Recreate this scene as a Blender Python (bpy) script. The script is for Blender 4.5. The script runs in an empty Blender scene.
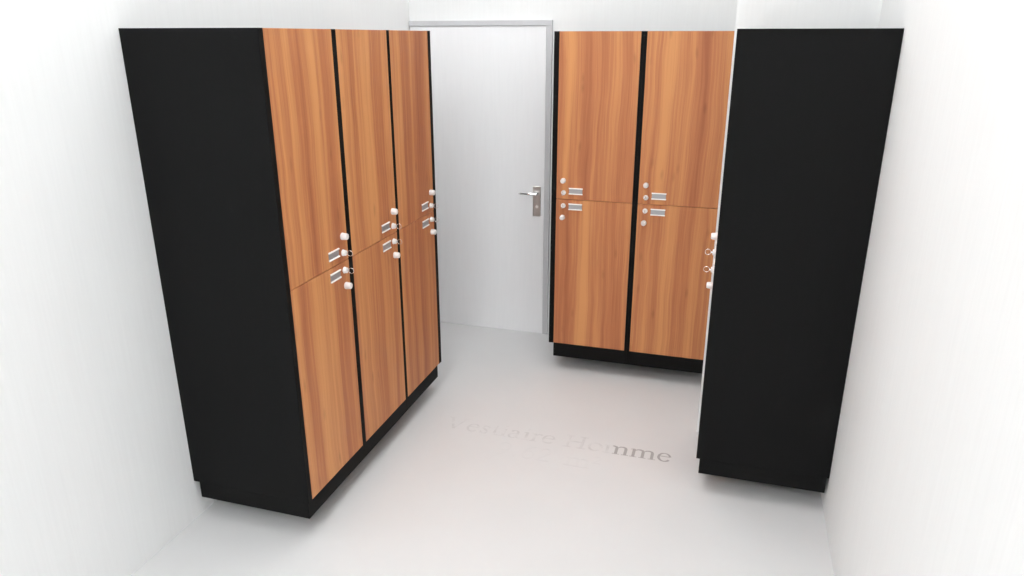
import bpy, bmesh, math
from mathutils import Matrix, Vector

S = bpy.context.scene
C = S.collection

# ------------------------------------------------------------------ camera, world, exposure
# metres; origin is on the floor under the camera, X to the right along the back wall, Y into the room
CAM_Z = 2.0777
FWD = Vector((-0.27300, 0.90459, -0.32740)).normalized()
RIGHT = Vector((0.95740, 0.28894, 0.0)).normalized()
UP = RIGHT.cross(FWD)
cd = bpy.data.cameras.new('camera')
cam = bpy.data.objects.new('camera', cd)
C.objects.link(cam)
cam.matrix_world = Matrix(((RIGHT.x, UP.x, -FWD.x, 0), (RIGHT.y, UP.y, -FWD.y, 0), (RIGHT.z, UP.z, -FWD.z, CAM_Z), (0, 0, 0, 1)))
cd.sensor_width = 36
cd.lens = 725.72 * 36 / 1024
cd.clip_start = 0.05
S.camera = cam

w = bpy.data.worlds.new('world')
S.world = w
w.use_nodes = True
w.node_tree.nodes['Background'].inputs[0].default_value = (0.9, 0.95, 1, 1)
w.node_tree.nodes['Background'].inputs[1].default_value = 0.4
S.view_settings.view_transform = 'Standard'
S.view_settings.look = 'None'
S.view_settings.gamma = 1
S.view_settings.use_curve_mapping = False
S.view_settings.exposure = 0.15
S.cycles.max_bounces = 16
S.cycles.diffuse_bounces = 12
# unseen ceiling panels added for soft, even light: (x, y, size x, size y, radiance of the diffuser)
FILL_PANELS = [(-0.8, -1.9, 1.7, 1.5, 11.0), (-0.8, 0.4, 1.7, 1.5, 1.4), (-0.9, 2.5, 1.7, 1.3, 4.1), (-1.2, 3.95, 1.6, 1.1, 3.7)]

# ------------------------------------------------------------------ layout
CEIL = 4.2  # unseen height chosen, like the room's depth behind the camera, for even light
WL, WR, WB, WF = -2.185, 0.5615, 4.8296, -3.2     # left, right, back and front wall
PART_X, PART_Y = -0.0430, 3.70                    # free edge and face of the partition
P0, P1, TOP, SPLIT = 0.1064, 0.1846, 2.1064, 1.1407

# ------------------------------------------------------------------ materials
def lin(r, g, b):
    f = lambda c: (c / 255 / 12.92) if c <= 10 else ((c / 255 + 0.055) / 1.055) ** 2.4
    return (f(r), f(g), f(b), 1)

def mat(name, col, rough=0.5, metal=0.0, spec=0.5, streak=None, bump=0.0):
    m = bpy.data.materials.new(name)
    m.use_nodes = True
    nt = m.node_tree
    b = nt.nodes['Principled BSDF']
    b.inputs['Base Color'].default_value = col
    b.inputs['Roughness'].default_value = rough
    b.inputs['Metallic'].default_value = metal
    b.inputs['Specular IOR Level'].default_value = spec
    if streak:
        scale, amount = streak
        tc = nt.nodes.new('ShaderNodeTexCoord')
        mp = nt.nodes.new('ShaderNodeMapping')
        mp.inputs['Scale'].default_value = scale
        nz = nt.nodes.new('ShaderNodeTexNoise')
        nz.inputs['Scale'].default_value = 1.0
        nz.inputs['Detail'].default_value = 5
        mr = nt.nodes.new('ShaderNodeMapRange')
        mr.inputs['From Min'].default_value = 0.3
        mr.inputs['From Max'].default_value = 0.7
        mr.inputs['To Min'].default_value = 1 - amount
        mr.inputs['To Max'].default_value = 1 + amount
        mx = nt.nodes.new('ShaderNodeVectorMath')
        mx.operation = 'SCALE'
        mx.inputs[0].default_value = col[:3]
        nt.links.new(tc.outputs['Object'], mp.inputs['Vector'])
        nt.links.new(mp.outputs[0], nz.inputs['Vector'])
        nt.links.new(nz.outputs['Fac'], mr.inputs['Value'])
        nt.links.new(mr.outputs[0], mx.inputs['Scale'])
        nt.links.new(mx.outputs[0], b.inputs['Base Color'])
        if bump:
            bp = nt.nodes.new('ShaderNodeBump')
            bp.inputs['Strength'].default_value = bump
            bp.inputs['Distance'].default_value = 0.002
            nt.links.new(nz.outputs['Fac'], bp.inputs['Height'])
            nt.links.new(bp.outputs[0], b.inputs['Normal'])
    return m

M_WALL = mat('white wall paper', (0.805, 0.812, 0.81, 1), 0.8, spec=0.2, streak=((90, 90, 3), 0.012), bump=0.15)
M_CEIL = mat('white ceiling paint', (0.88, 0.88, 0.88, 1), 0.9, spec=0.2, streak=((20, 20, 20), 0.01))
M_FLOOR = mat('pale grey floor', (0.655, 0.655, 0.655, 1), 0.55, spec=0.3, streak=((3, 3, 3), 0.012))
M_BLACK = mat('black laminate', (0.0055, 0.0056, 0.0056, 1), 0.65, spec=0.12, streak=((40, 40, 6), 0.04))
M_DOOR = mat('off-white door paint', (0.86, 0.86, 0.87, 1), 0.5, spec=0.3, streak=((60, 60, 4), 0.01))
M_FRAME = mat('grey door frame paint', (0.56, 0.56, 0.575, 1), 0.5, spec=0.4, streak=((30, 30, 6), 0.02))
M_STEEL = mat('satin steel', (0.62, 0.60, 0.58, 1), 0.32, 1.0, streak=((80, 80, 8), 0.05))
M_CHROME = mat('chrome', (0.86, 0.86, 0.86, 1), 0.12, 1.0, streak=((50, 50, 50), 0.02))
M_RAIL = mat('white label rail', (0.90, 0.89, 0.87, 1), 0.35, spec=0.5, streak=((50, 50, 50), 0.02))
M_KNOB = mat('white plastic knob', (0.76, 0.74, 0.73, 1), 0.35, spec=0.5, streak=((50, 50, 50), 0.02))
M_PLATE = mat('brushed plate', (0.38, 0.39, 0.40, 1), 0.40, 0.5, streak=((20, 20, 400), 0.10))
M_DARK = mat('black keyhole', (0.02, 0.02, 0.02, 1), 0.5, streak=((50, 50, 50), 0.02))
M_RUBBER = mat('black plastic foot', (0.015, 0.015, 0.015, 1), 0.6, streak=((30, 30, 30), 0.05))

def wood():
    m = bpy.data.materials.new('warm walnut veneer')
    m.use_nodes = True
    nt = m.node_tree
    N, L = nt.nodes, nt.links
    b = N['Principled BSDF']
    b.inputs['Roughness'].default_value = 0.5
    b.inputs['Specular IOR Level'].default_value = 0.3
    tc = N.new('ShaderNodeTexCoord')
    oi = N.new('ShaderNodeObjectInfo')
    off = N.new('ShaderNodeVectorMath'); off.operation = 'SCALE'
    off.inputs[0].default_value = (31.0, 0.0, 17.0)
    L.new(oi.outputs['Random'], off.inputs['Scale'])
    ad = N.new('ShaderNodeVectorMath'); ad.operation = 'ADD'
    L.new(tc.outputs['Object'], ad.inputs[0]); L.new(off.outputs[0], ad.inputs[1])
    # slow sideways wander of the grain along the height
    mpw = N.new('ShaderNodeMapping'); mpw.inputs['Scale'].default_value = (3.0, 0.0, 1.6)
    L.new(ad.outputs[0], mpw.inputs[0])
    nw = N.new('ShaderNodeTexNoise'); nw.inputs['Scale'].default_value = 1; nw.inputs['Detail'].default_value = 2
    L.new(mpw.outputs[0], nw.inputs['Vector'])
    sw = N.new('ShaderNodeMath'); sw.operation = 'MULTIPLY_ADD'
    sw.inputs[1].default_value = 0.06; sw.inputs[2].default_value = -0.03
    L.new(nw.outputs['Fac'], sw.inputs[0])
    cx = N.new('ShaderNodeCombineXYZ'); L.new(sw.outputs[0], cx.inputs[0])
    a2 = N.new('ShaderNodeVectorMath'); a2.operation = 'ADD'
    L.new(ad.outputs[0], a2.inputs[0]); L.new(cx.outputs[0], a2.inputs[1])

    def noise(scale, detail, rough=0.5):
        mp = N.new('ShaderNodeMapping'); mp.inputs['Scale'].default_value = scale
        L.new(a2.outputs[0], mp.inputs[0])
        n = N.new('ShaderNodeTexNoise'); n.inputs['Scale'].default_value = 1
        n.inputs['Detail'].default_value = detail; n.inputs['Roughness'].default_value = rough
        L.new(mp.outputs[0], n.inputs['Vector'])
        return n.outputs['Fac']
    broad = noise((11, 0, 0.22), 1.0)
    mid = noise((58, 0, 0.7), 3, 0.6)
    fine = noise((260, 0, 4.0), 2)
    def mad(x, k, c):
        q = N.new('ShaderNodeMath'); q.operation = 'MULTIPLY_ADD'; q.inputs[1].default_value = k
        L.new(x, q.inputs[0])
        if isinstance(c, float): q.inputs[2].default_value = c
        else: L.new(c, q.inputs[2])
        return q.outputs[0]
    f = mad(broad, 1.7, mad(mid, 1.0, mad(fine, 0.45, -1.02)))
    rp = N.new('ShaderNodeValToRGB')
    e = rp.color_ramp.elements
    e[0].position = 0.12; e[0].color = WOOD_C[0]
    e[1].position = 0.88; e[1].color = WOOD_C[3]
    x = e.new(0.40); x.color = WOOD_C[1]
    x = e.new(0.62); x.color = WOOD_C[2]
    L.new(f, rp.inputs[0])
    # a few small dark flecks
    mp = N.new('ShaderNodeMapping'); mp.inputs['Scale'].default_value = (22, 0, 7)
    L.new(a2.outputs[0], mp.inputs[0])
    v = N.new('ShaderNodeTexVoronoi'); v.inputs['Scale'].default_value = 0.55
    L.new(mp.outputs[0], v.inputs['Vector'])
    mr = N.new('ShaderNodeMapRange'); mr.inputs['From Min'].default_value = 0.02; mr.inputs['From Max'].default_value = 0.16
    mr.inputs['To Min'].default_value = 0.80; mr.inputs['To Max'].default_value = 1.0
    L.new(v.outputs['Distance'], mr.inputs['Value'])
    sc = N.new('ShaderNodeVectorMath'); sc.operation = 'SCALE'
    L.new(rp.outputs[0], sc.inputs[0]); L.new(mr.outputs[0], sc.inputs['Scale'])
    L.new(sc.outputs[0], b.inputs['Base Color'])
    return m
WOOD_C = [lin(162, 98, 66), lin(180, 115, 76), lin(194, 131, 85), lin(207, 146, 94)]
M_WOOD = wood()

def emit(name, col, strength):
    m = bpy.data.materials.new(name)
    m.use_nodes = True
    nt = m.node_tree
    b = nt.nodes['Principled BSDF']
    b.inputs['Base Color'].default_value = (0.9, 0.9, 0.9, 1)
    b.inputs['Emission Color'].default_value = col
    b.inputs['Emission Strength'].default_value = strength
    return m

def lettering_material():
    m = mat('worn grey floor paint', (0.16, 0.155, 0.15, 1), 0.6, spec=0.2)
    nt = m.node_tree
    N, L = nt.nodes, nt.links
    b = N['Principled BSDF']
    tc = N.new('ShaderNodeTexCoord')
    sp = N.new('ShaderNodeSeparateXYZ'); L.new(tc.outputs['Object'], sp.inputs[0])
    mr = N.new('ShaderNodeMapRange')           # the paint is worn away up to the last letters
    mr.inputs['From Min'].default_value = 0.953; mr.inputs['From Max'].default_value = 0.960
    mr.inputs['To Min'].default_value = 0.0; mr.inputs['To Max'].default_value = 0.56
    L.new(sp.outputs[0], mr.inputs['Value'])
    nz = N.new('ShaderNodeTexNoise'); nz.inputs['Scale'].default_value = 22; nz.inputs['Detail'].default_value = 2
    L.new(tc.outputs['Object'], nz.inputs['Vector'])
    m2 = N.new('ShaderNodeMapRange'); m2.inputs['From Min'].default_value = 0.35; m2.inputs['From Max'].default_value = 0.65
    m2.inputs['To Min'].default_value = 0.0; m2.inputs['To Max'].default_value = 0.17
    L.new(nz.outputs['Fac'], m2.inputs['Value'])
    # the second line, below the first, is nearly gone
    m3 = N.new('ShaderNodeMapRange'); m3.inputs['From Min'].default_value = -0.07; m3.inputs['From Max'].default_value = -0.03
    m3.inputs['To Min'].default_value = 0.08; m3.inputs['To Max'].default_value = 1.0
    L.new(sp.outputs[1], m3.inputs['Value'])
    mu = N.new('ShaderNodeMath'); mu.operation = 'MULTIPLY'
    L.new(m2.outputs[0], mu.inputs[0]); L.new(m3.outputs[0], mu.inputs[1])
    ad = N.new('ShaderNodeMath'); ad.operation = 'MAXIMUM'
    L.new(mr.outputs[0], ad.inputs[0]); L.new(mu.outputs[0], ad.inputs[1])
    mx = N.new('ShaderNodeMix'); mx.data_type = 'RGBA'
    mx.inputs['A'].default_value = (0.655, 0.655, 0.655, 1)
    mx.inputs['B'].default_value = (0.16, 0.155, 0.15, 1)
    L.new(ad.outputs[0], mx.inputs['Factor'])
    L.new(mx.outputs['Result'], b.inputs['Base Color'])
    return m

# ------------------------------------------------------------------ mesh helpers
def box(bm, lo, hi, bevel=0.0, mi=0):
    r = bmesh.ops.create_cube(bm, size=1)
    vs = r['verts']
    for v in vs:
        v.co = Vector([lo[i] + (v.co[i] + 0.5) * (hi[i] - lo[i]) for i in range(3)])
    fs = set(f for v in vs for f in v.link_faces)
    for f in fs: f.material_index = mi
    if bevel:
        es = list(set(e for v in vs for e in v.link_edges))
        r2 = bmesh.ops.bevel(bm, geom=es, offset=bevel, segments=1, affect='EDGES')
        for f in r2['faces']: f.material_index = mi

def lathe(bm, prof, axis='Y', n=24, mi=0, centre=(0, 0, 0)):
    """prof = [(distance along the axis, radius)]; closed at both ends"""
    rings = []
    for t, r in prof:
        ring = []
        for k in range(n):
            a = 2 * math.pi * k / n
            c, s = r * math.cos(a), r * math.sin(a)
            p = {'Y': (c, t, s), 'Z': (c, s, t), 'X': (t, c, s)}[axis]
            ring.append(bm.verts.new(Vector(p) + Vector(centre)))
        rings.append(ring)
    for a, b in zip(rings, rings[1:]):
        for k in range(n):
            f = bm.faces.new((a[k], a[(k + 1) % n], b[(k + 1) % n], b[k]))
            f.material_index = mi; f.smooth = True
    for ring in (rings[0], rings[-1]):
        f = bm.faces.new(ring); f.material_index = mi
    bmesh.ops.recalc_face_normals(bm, faces=bm.faces)

def torus(bm, R, r, centre, plane='YZ', n=28, m=8):
    vs = []
    for i in range(n):
        a = 2 * math.pi * i / n
        row = []
        for j in range(m):
            b = 2 * math.pi * j / m
            u, v, h = (R + r * math.cos(b)) * math.cos(a), (R + r * math.cos(b)) * math.sin(a), r * math.sin(b)
            p = (h, u, v) if plane == 'YZ' else (u, h, v)
            row.append(bm.verts.new(Vector(p) + Vector(centre)))
        vs.append(row)
    for i in range(n):
        for j in range(m):
            f = bm.faces.new((vs[i][j], vs[(i + 1) % n][j], vs[(i + 1) % n][(j + 1) % m], vs[i][(j + 1) % m]))
            f.smooth = True

def obj(name, bm, mats, parent=None, loc=(0, 0, 0)):
    bmesh.ops.recalc_face_normals(bm, faces=bm.faces)
    me = bpy.data.meshes.new(name)
    bm.to_mesh(me); bm.free()
    for m in (mats if isinstance(mats, (list, tuple)) else [mats]): me.materials.append(m)
    o = bpy.data.objects.new(name, me)
    C.objects.link(o)
    o.location = loc
    o.parent = parent
    return o

def one_box(name, lo, hi, m, parent=None, bevel=0.0, loc=(0, 0, 0)):
    bm = bmesh.new(); box(bm, lo, hi, bevel)
    return obj(name, bm, m, parent, loc)

def empty(name, loc, rz=0.0):
    o = bpy.data.objects.new(name, None)
    C.objects.link(o)
    o.location = loc; o.rotation_euler = (0, 0, rz); o.empty_display_size = 0.1
    return o

def tag(o, label=None, cat=None, group=None, kind=None):
    if label: o['label'] = label
    if cat: o['category'] = cat
    if group: o['group'] = group
    if kind: o['kind'] = kind
    return o

# ------------------------------------------------------------------ the room
T = 0.12
tag(one_box('floor', (WL - T, WF - T, -T), (WR + T, WB + T, 0), M_FLOOR), 'pale grey smooth floor of the changing room', 'floor', kind='structure')
tag(one_box('ceiling', (WL - T, WF - T, CEIL), (WR + T, WB + T, CEIL + T), M_CEIL), 'white ceiling above the lockers', 'ceiling', kind='structure')
tag(one_box('wall_left', (WL - T, WF - T, 0), (WL, WB + T, CEIL), M_WALL), 'white wall behind the row of three lockers', 'wall', kind='structure')
tag(one_box('wall_right', (WR, WF - T, 0), (WR + T, WB + T, CEIL), M_WALL), 'white wall beside the single black-sided locker', 'wall', kind='structure')
tag(one_box('wall_back', (WL, WB, 0), (WR, WB + T, CEIL), M_WALL), 'white wall that holds the white door', 'wall', kind='structure')
tag(one_box('wall_front', (WL, WF - T, 0), (WR, WF, CEIL), M_WALL), 'white wall behind the viewer', 'wall', kind='structure')
tag(one_box('wall_partition', (PART_X, PART_Y, 0), (WR, PART_Y + 0.10, CEIL), M_WALL), 'white partition wall behind the single locker', 'wall', kind='structure')

# the white door in its grey frame
FR_O, FR_I, FR_TO, FR_TI = -1.1818, -1.2190, 2.1778, 2.1443
d = empty('door_1', ((WL + FR_O) / 2, WB, 0))
tag(d, 'white flush door with steel lever handle in a grey frame', 'door', kind='structure')
dx = -(WL + FR_O) / 2
bm = bmesh.new()
box(bm, (WL + 0.001 + dx, -0.018, FR_TI), (FR_O + dx, -0.0005, FR_TO), 0.0015)
box(bm, (FR_I + dx, -0.018, 0.001), (FR_O + dx, -0.0005, FR_TI), 0.0015)
obj('door_frame', bm, M_FRAME, d)
one_box('door_leaf', (WL + 0.010 + dx, -0.012, 0.0008), (FR_I - 0.003 + dx, -0.0008, FR_TI - 0.003), M_DOOR, d, 0.001)
hx = -1.2730 + dx
bm = bmesh.new()
box(bm, (hx - 0.028, -0.020, 0.886), (hx + 0.028, -0.0120, 1.098), 0.003)
hp = obj('handle_plate', bm, M_STEEL, d)
bm = bmesh.new()
lathe(bm, [(-0.0205, 0.012), (-0.0290, 0.012), (-0.030, 0.0105), (-0.060, 0.0105)], 'Y', 20, centre=(hx + 0.004, 0, 1.050))
lathe(bm, [(0.014, 0.008), (0.010, 0.0105), (-0.112, 0.0095), (-0.120, 0.006)], 'X', 16, centre=(hx + 0.001, -0.058, 1.050))
obj('door_lever', bm, M_CHROME, d)
bm = bmesh.new()
lathe(bm, [(-0.0205, 0.011), (-0.0245, 0.010)], 'Y', 20, centre=(hx + 0.003, 0, 0.955))
box(bm, (hx + 0.0015, -0.0265, 0.947), (hx + 0.0045, -0.0246, 0.963))
obj('key_cylinder', bm, M_RAIL, d)

# ------------------------------------------------------------------ lockers
def locker(label, loc, rz, W, D, sl, sr, handles, feet_y, feet_x=(0.12, -0.12), plinth=(0.0, 0.0, 0.004, 0.03), z0=P0, group=None):
    """Front faces -Y at y=0 and spans x 0..W; sl / sr = thickness of its left and right side panel;
    plinth = inset at the left, right, front and back"""
    t = empty('locker', (loc[0], loc[1], 0), rz)
    tag(t, label, 'locker', group)
    g = 0.0001
    bm = bmesh.new()
    box(bm, (g, 0, P1), (sl, D, TOP), 0.0003)
    box(bm, (W - sr, 0, P1), (W - g, D, TOP), 0.0003)
    box(bm, (sl, 0.021, TOP - 0.018), (W - sr, D, TOP - 0.0002))
    box(bm, (sl, 0.021, P1 + 0.0002), (W - sr, D, P1 + 0.018))
    box(bm, (sl, 0.021, SPLIT - 0.009), (W - sr, D - 0.008, SPLIT + 0.009))
    box(bm, (sl, D - 0.008, P1 + 0.018), (W - sr, D - 0.0002, TOP - 0.018))
    obj('cabinet_body', bm, M_BLACK, t)
    pl, pr, pf, pb = plinth
    one_box('plinth', (pl + g, pf, z0), (W - pr - g, D - pb, P1 - 0.0004), M_BLACK, t, 0.0008)
    for fx in feet_x:
        for fy in feet_y:
            bm = bmesh.new()
            lathe(bm, [(0.0002, 0.027), (0.008, 0.027), (0.012, 0.016), (z0 - 0.0004, 0.016)], 'Z', 20,
                  centre=(fx if fx > 0 else W + fx, fy, 0))
            obj('foot', bm, M_RUBBER, t)
    dl, dr = sl + 0.0010, W - sr - 0.0010
    for top in (1, 0):
        z0d, z1d = (SPLIT + 0.0015, TOP - 0.0006) if top else (P1 + 0.002, SPLIT - 0.0015)
        bm = bmesh.new()
        box(bm, (0, 0, 0), (dr - dl, 0.0185, z1d - z0d), 0.0008)
        door = obj('door', bm, M_WOOD, t, (dl, 0.0006, z0d))
        sg = 1 if top else -1
        kx = 0.045 if handles == 'left' else (dr - dl) - 0.045
        sx = 1 if handles == 'left' else -1
        zz = lambda off: SPLIT + sg * off - z0d
        # round white knob
        bm = bmesh.new()
        lathe(bm, [(-0.0002, 0.0160), (-0.003, 0.0165), (-0.0235, 0.0142), (-0.0270, 0.0128), (-0.0280, 0.0105)], 'Y', 28,
              centre=(kx - sx * 0.003, 0, zz(0.1132) + 0.0005))
        obj('knob', bm, M_KNOB, door)
        # cam lock with the key in it
        bm = bmesh.new()
        lathe(bm, [(-0.0002, 0.0150), (-0.003, 0.0150), (-0.004, 0.0130), (-0.0145, 0.0125), (-0.0155, 0.0110)], 'Y', 28, centre=(kx, 0, zz(0.040)))
        obj('cam_lock', bm, M_KNOB, door)
        bm = bmesh.new()
        box(bm, (kx - 0.0011, -0.0225, zz(0.040) - 0.0035), (kx + 0.0011, -0.0157, zz(0.040) + 0.0035))
        torus(bm, 0.0125, 0.0013, (kx, -0.0345, zz(0.040)))
        obj('key', bm, M_CHROME, door)
        # metal number-plate holder between two pale rails
        a, b_ = (kx + 0.034, kx + 0.116) if sx > 0 else (kx - 0.119, kx - 0.037)
        zc = zz(0.048) + 0.004
        bm = bmesh.new()
        box(bm, (a, -0.0022, zc - 0.0165), (b_, -0.0003, zc + 0.0165), 0, 0)
        box(bm, (a - 0.0015, -0.0065, zc + 0.0135), (b_ + 0.0015, -0.0003, zc + 0.0200), 0.001, 1)
        box(bm, (a - 0.0015, -0.0065, zc - 0.0200), (b_ + 0.0015, -0.0003, zc - 0.0135), 0.001, 1)
        obj('label_holder', bm, [M_PLATE, M_RAIL], door)
    return t

XF, LD = -1.5952, 1.5952 + 2.1835 - 0.0 - 0.0       # front of the left row
LD = abs(WL) - abs(XF) - 0.0015
GL = 'lockers in the row along the left wall'
locker('two-door wood-front locker nearest the viewer, with a wide black side panel', (XF, 2.2729), math.pi / 2,
       0.5063, LD, 0.0284, 0.0163, 'right', (0.16, 0.50), (0.20, -0.10), (0.0, 0.0, 0.004, 0.029), group=GL)
locker('two-door wood-front locker in the middle of the row of three', (XF, 2.7792), math.pi / 2,
       0.4955, LD, 0.0163, 0.0130, 'right', (0.16, 0.50), plinth=(0, 0, 0.004, 0.029), group=GL)
locker('two-door wood-front locker at the far end of the row of three, by the white door', (XF, 3.2747), math.pi / 2,
       0.5060, LD, 0.0130, 0.0345, 'right', (0.16, 0.50), (0.10, -0.16), (0, 0.055, 0.004, 0.029), group=GL)
BD = WB - 4.2633 - 0.0015
GB = 'lockers against the back wall'
locker('two-door wood-front locker right beside the grey door frame', (-1.0349, 4.2633), 0,
       0.5100, BD, 0.0298, 0.0161, 'left', (0.30, 0.50), plinth=(0.031, 0, 0.001, 0.02), z0=P0 - 0.014, group=GB)
locker('two-door wood-front locker half behind the black side panel of the single locker', (-0.5249, 4.2633), 0,
       0.5094, BD, 0.0162, 0.0300, 'left', (0.30, 0.50), plinth=(0, 0, 0.001, 0.02), z0=P0 - 0.014, group=GB)
RW = 0.52
locker('locker at the right wall seen from its plain black side', (-0.0271, 3.1179 + RW), -math.pi / 2,
       RW, WR - 0.0015 + 0.0271, 0.030, 0.030, 'right', (0.14, 0.46), (0.10, -0.24), (0.03, 0.0, 0.016, 0.010))

# ------------------------------------------------------------------ lettering on the floor
# serif letters drawn as ribbons: each stroke is a list of (x, y, width) in em
def arc(cx, cy, rx, ry, a0, a1, w0, w1, n=14, thin=None):
    out = []
    for i in range(n + 1):
        a = math.radians(a0 + (a1 - a0) * i / n)
        k = abs(math.cos(a))
        out.append((cx + rx * math.cos(a), cy + ry * math.sin(a), w0 + (w1 - w0) * k))
    return out
TH, TK = 0.030, 0.088
def serif(x, y, hw, w=0.022): return [(x - hw, y, w), (x + hw, y, w)]
def stem(x, y0, y1): return [(x, y0, TK), (x, y1, TK)]
def g_V(): return [[(0.13, 0.65, TK), (0.37, 0.02, TK)], [(0.37, 0.02, TH), (0.60, 0.65, TH)], serif(0.13, 0.651, 0.115), serif(0.60, 0.651, 0.10)]
def g_e(): return [[(0.07, 0.275, TH), (0.39, 0.275, TH)], arc(0.235, 0.235, 0.165, 0.215, 10, 180, TH, 0.07), arc(0.235, 0.235, 0.165, 0.220, 180, 325, 0.04, 0.08)]
def g_s(): return [arc(0.19, 0.335, 0.10, 0.105, 20, 200, TH, 0.045), [(0.095, 0.32, 0.05), (0.19, 0.235, 0.075), (0.28, 0.155, 0.06)], arc(0.185, 0.125, 0.105, 0.115, 20, -165, TH, 0.05), [(0.305, 0.44, 0.022), (0.305, 0.31, 0.022)], [(0.065, 0.0, 0.022), (0.065, 0.14, 0.022)]]
def g_t(): return [[(0.125, 0.56, 0.04), (0.125, 0.10, TK)], arc(0.195, 0.085, 0.07, 0.075, 180, 330, TH, TK * 0.9, 8), [(0.02, 0.435, TH), (0.26, 0.435, TH)]]
def g_i(): return [stem(0.14, 0, 0.44), serif(0.14, 0.011, 0.115), [(0.03, 0.405, 0.022), (0.14, 0.44, 0.03)], arc(0.135, 0.62, 0.022, 0.022, 0, 360, 0.045, 0.045, 10)]
def g_a(): return [arc(0.19, 0.34, 0.105, 0.105, 165, 0, TH, 0.075), stem(0.29, 0.07, 0.345), [(0.29, 0.07, 0.07), (0.34, 0.025, 0.04), (0.43, 0.05, 0.022)], arc(0.18, 0.13, 0.125, 0.12, 75, 300, TH, 0.08), [(0.29, 0.285, 0.022), (0.19, 0.245, 0.03)], [(0.22, 0.028, 0.03), (0.29, 0.09, 0.02)]]
def g_r(): return [stem(0.115, 0, 0.44), serif(0.12, 0.011, 0.115), [(0.02, 0.405, 0.022), (0.115, 0.44, 0.03)], [(0.15, 0.34, TH), (0.22, 0.42, 0.045), (0.29, 0.425, 0.06), (0.33, 0.39, 0.07)]]
def g_H(): return [stem(0.145, 0, 0.66), stem(0.575, 0, 0.66), [(0.145, 0.34, TH + 0.01), (0.575, 0.34, TH + 0.01)]] + [serif(x, y, 0.125, 0.024) for x in (0.145, 0.575) for y in (0.012, 0.650)]
def g_o(): return [arc(0.25, 0.225, 0.180, 0.215, 0, 360, TH, TK, 28)]
def g_m():
    s = [[(0.015, 0.405, 0.022), (0.12, 0.44, 0.03)]]
    for x in (0.12, 0.39, 0.66): s += [stem(x, 0, 0.44 if x < 0.2 else 0.34), serif(x, 0.011, 0.105)]
    for x in (0.12, 0.39): s += [[(x + 0.03, 0.355, TH), (x + 0.10, 0.42, 0.045), (x + 0.18, 0.43, 0.06), (x + 0.25, 0.40, 0.08), (x + 0.27, 0.33, TK)]]
    return s
def g_9(): return [arc(0.24, 0.45, 0.16, 0.20, 0, 360, TH, 0.07, 24), [(0.405, 0.45, 0.075), (0.36, 0.22, 0.06), (0.24, 0.07, 0.04), (0.10, 0.0, 0.022)]]
def g_6(): return [arc(0.26, 0.21, 0.16, 0.20, 0, 360, TH, 0.07, 24), [(0.095, 0.21, 0.075), (0.14, 0.44, 0.06), (0.26, 0.59, 0.04), (0.40, 0.66, 0.022)]]
def g_2(k=1.0, dx=0.0, dy=0.0):
    s = [arc(0.22, 0.49, 0.145, 0.165, 155, -35, TH, 0.075), [(0.345, 0.42, 0.07), (0.06, 0.035, 0.04)], [(0.05, 0.035, 0.07), (0.42, 0.035, 0.07)]]
    return [[(x * k + dx, y * k + dy, w_ * k) for x, y, w_ in q] for q in s]
def g_dot(): return [arc(0.12, 0.05, 0.024, 0.024, 0, 360, 0.05, 0.05, 10)]
GLY = {'V': (g_V, .722), 'e': (g_e, .444), 's': (g_s, .389), 't': (g_t, .278), 'i': (g_i, .278), 'a': (g_a, .444), 'r': (g_r, .333), 'H': (g_H, .722), 'o': (g_o, .5), 'm': (g_m, .778),
       '9': (g_9, .5), '6': (g_6, .5), '2': (g_2, .5), '.': (g_dot, .25), '\u00b2': (lambda: g_2(0.55, 0.02, 0.30), .3)}
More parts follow.
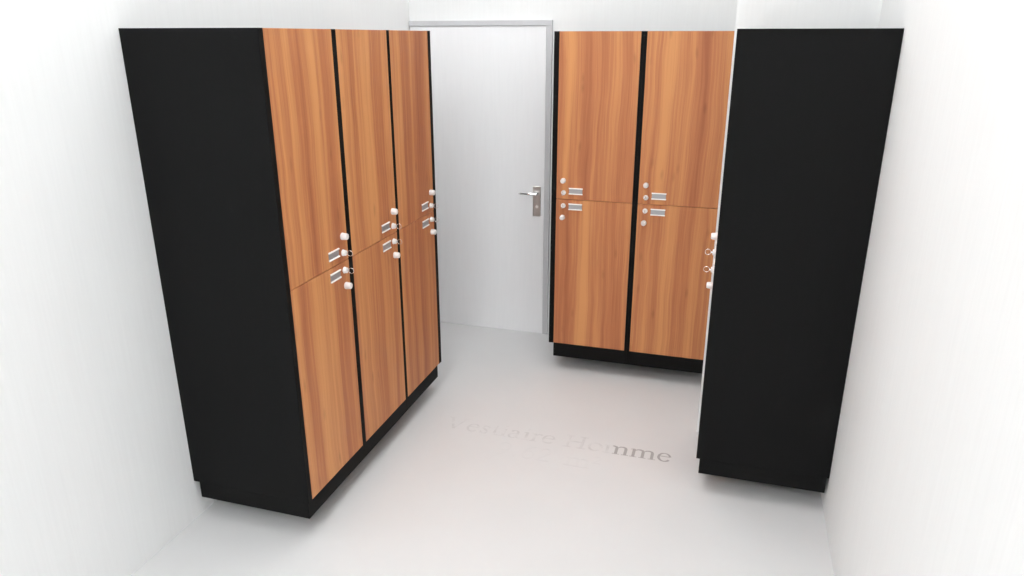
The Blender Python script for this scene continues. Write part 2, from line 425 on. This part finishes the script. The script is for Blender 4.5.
def ribbon(bm, pts, ox, oy, em, z):
    P = [(Vector((ox + x * em, oy + y * em)), w_ * em / 2) for x, y, w_ in pts]
    lr = []
    for i, (p, hw) in enumerate(P):
        q0, q1 = P[max(i - 1, 0)][0], P[min(i + 1, len(P) - 1)][0]
        if (q1 - q0).length < 1e-9: q0, q1 = P[i][0], P[min(i + 1, len(P) - 1)][0]
        t = (q1 - q0).normalized()
        n = Vector((-t.y, t.x)) * hw
        lr.append((p + n, p - n))
    up = [(bm.verts.new((a.x, a.y, z)), bm.verts.new((b.x, b.y, z))) for a, b in lr]
    dn = [(bm.verts.new((a.x, a.y, 0)), bm.verts.new((b.x, b.y, 0))) for a, b in lr]
    for i in range(len(P) - 1):
        bm.faces.new((up[i][0], up[i][1], up[i + 1][1], up[i + 1][0]))
        bm.faces.new((up[i][0], up[i + 1][0], dn[i + 1][0], dn[i][0]))
        bm.faces.new((up[i][1], dn[i][1], dn[i + 1][1], up[i + 1][1]))
    for i in (0, len(P) - 1):
        bm.faces.new((up[i][0], dn[i][0], dn[i][1], up[i][1]))
def write(bm, text, ox, oy, em, z0=0.0004):
    n = 0
    for ch in text:
        if ch == ' ': ox += 0.25 * em; continue
        fn, adv = GLY[ch]
        for s in fn():
            ribbon(bm, s, ox, oy, em, z0 + 0.00002 * (n % 5)); n += 1
        ox += adv * em
    return ox
TX, TY, EM = -1.420, 3.341, 0.1790
lt = empty('floor_lettering', (TX, TY, 0.0002))
M_LETTER = lettering_material()
ox = 0
for name, text, x, y in (('word', 'Vestiaire', 0, 0), ('word', 'Homme', None, 0), ('number', '9.62', 0.36, -0.175), ('unit', 'm\u00b2', 0.36 + 2.1 * EM, -0.175)):
    bm = bmesh.new()
    ox = write(bm, text, ox + 0.25 * EM if x is None else x, y, EM)
    obj(name, bm, M_LETTER, lt)
tag(lt, 'worn grey serif lettering on the pale floor, dark only at its last letters', 'lettering')

# ------------------------------------------------------------------ added fill lights on the ceiling, out of view
for i, (x, y, a, b_, e) in enumerate(FILL_PANELS):
    t = empty('added_fill_light', (x, y, CEIL))
    tag(t, ['added fill light panel on the unseen ceiling behind the viewer', 'added fill light panel on the unseen ceiling above the space between the lockers', 'added fill light panel on the unseen ceiling above the lettering on the floor', 'added fill light panel on the unseen ceiling nearest the white door'][i], 'added fill light', 'added fill light panels')
    bm = bmesh.new()
    for lo, hi in (((-a/2 - .02, -b_/2 - .02), (-a/2, b_/2 + .02)), ((a/2, -b_/2 - .02), (a/2 + .02, b_/2 + .02)), ((-a/2, -b_/2 - .02), (a/2, -b_/2)), ((-a/2, b_/2), (a/2, b_/2 + .02))):
        box(bm, (lo[0], lo[1], -0.03), (hi[0], hi[1], -0.0005))
    obj('fill_frame', bm, M_RAIL, t)
    one_box('diffuser', (-a/2 + .0005, -b_/2 + .0005, -0.026), (a/2 - .0005, b_/2 - .0005, -0.002), emit('added fill glow', (0.98, 0.985, 0.995, 1), e), t)
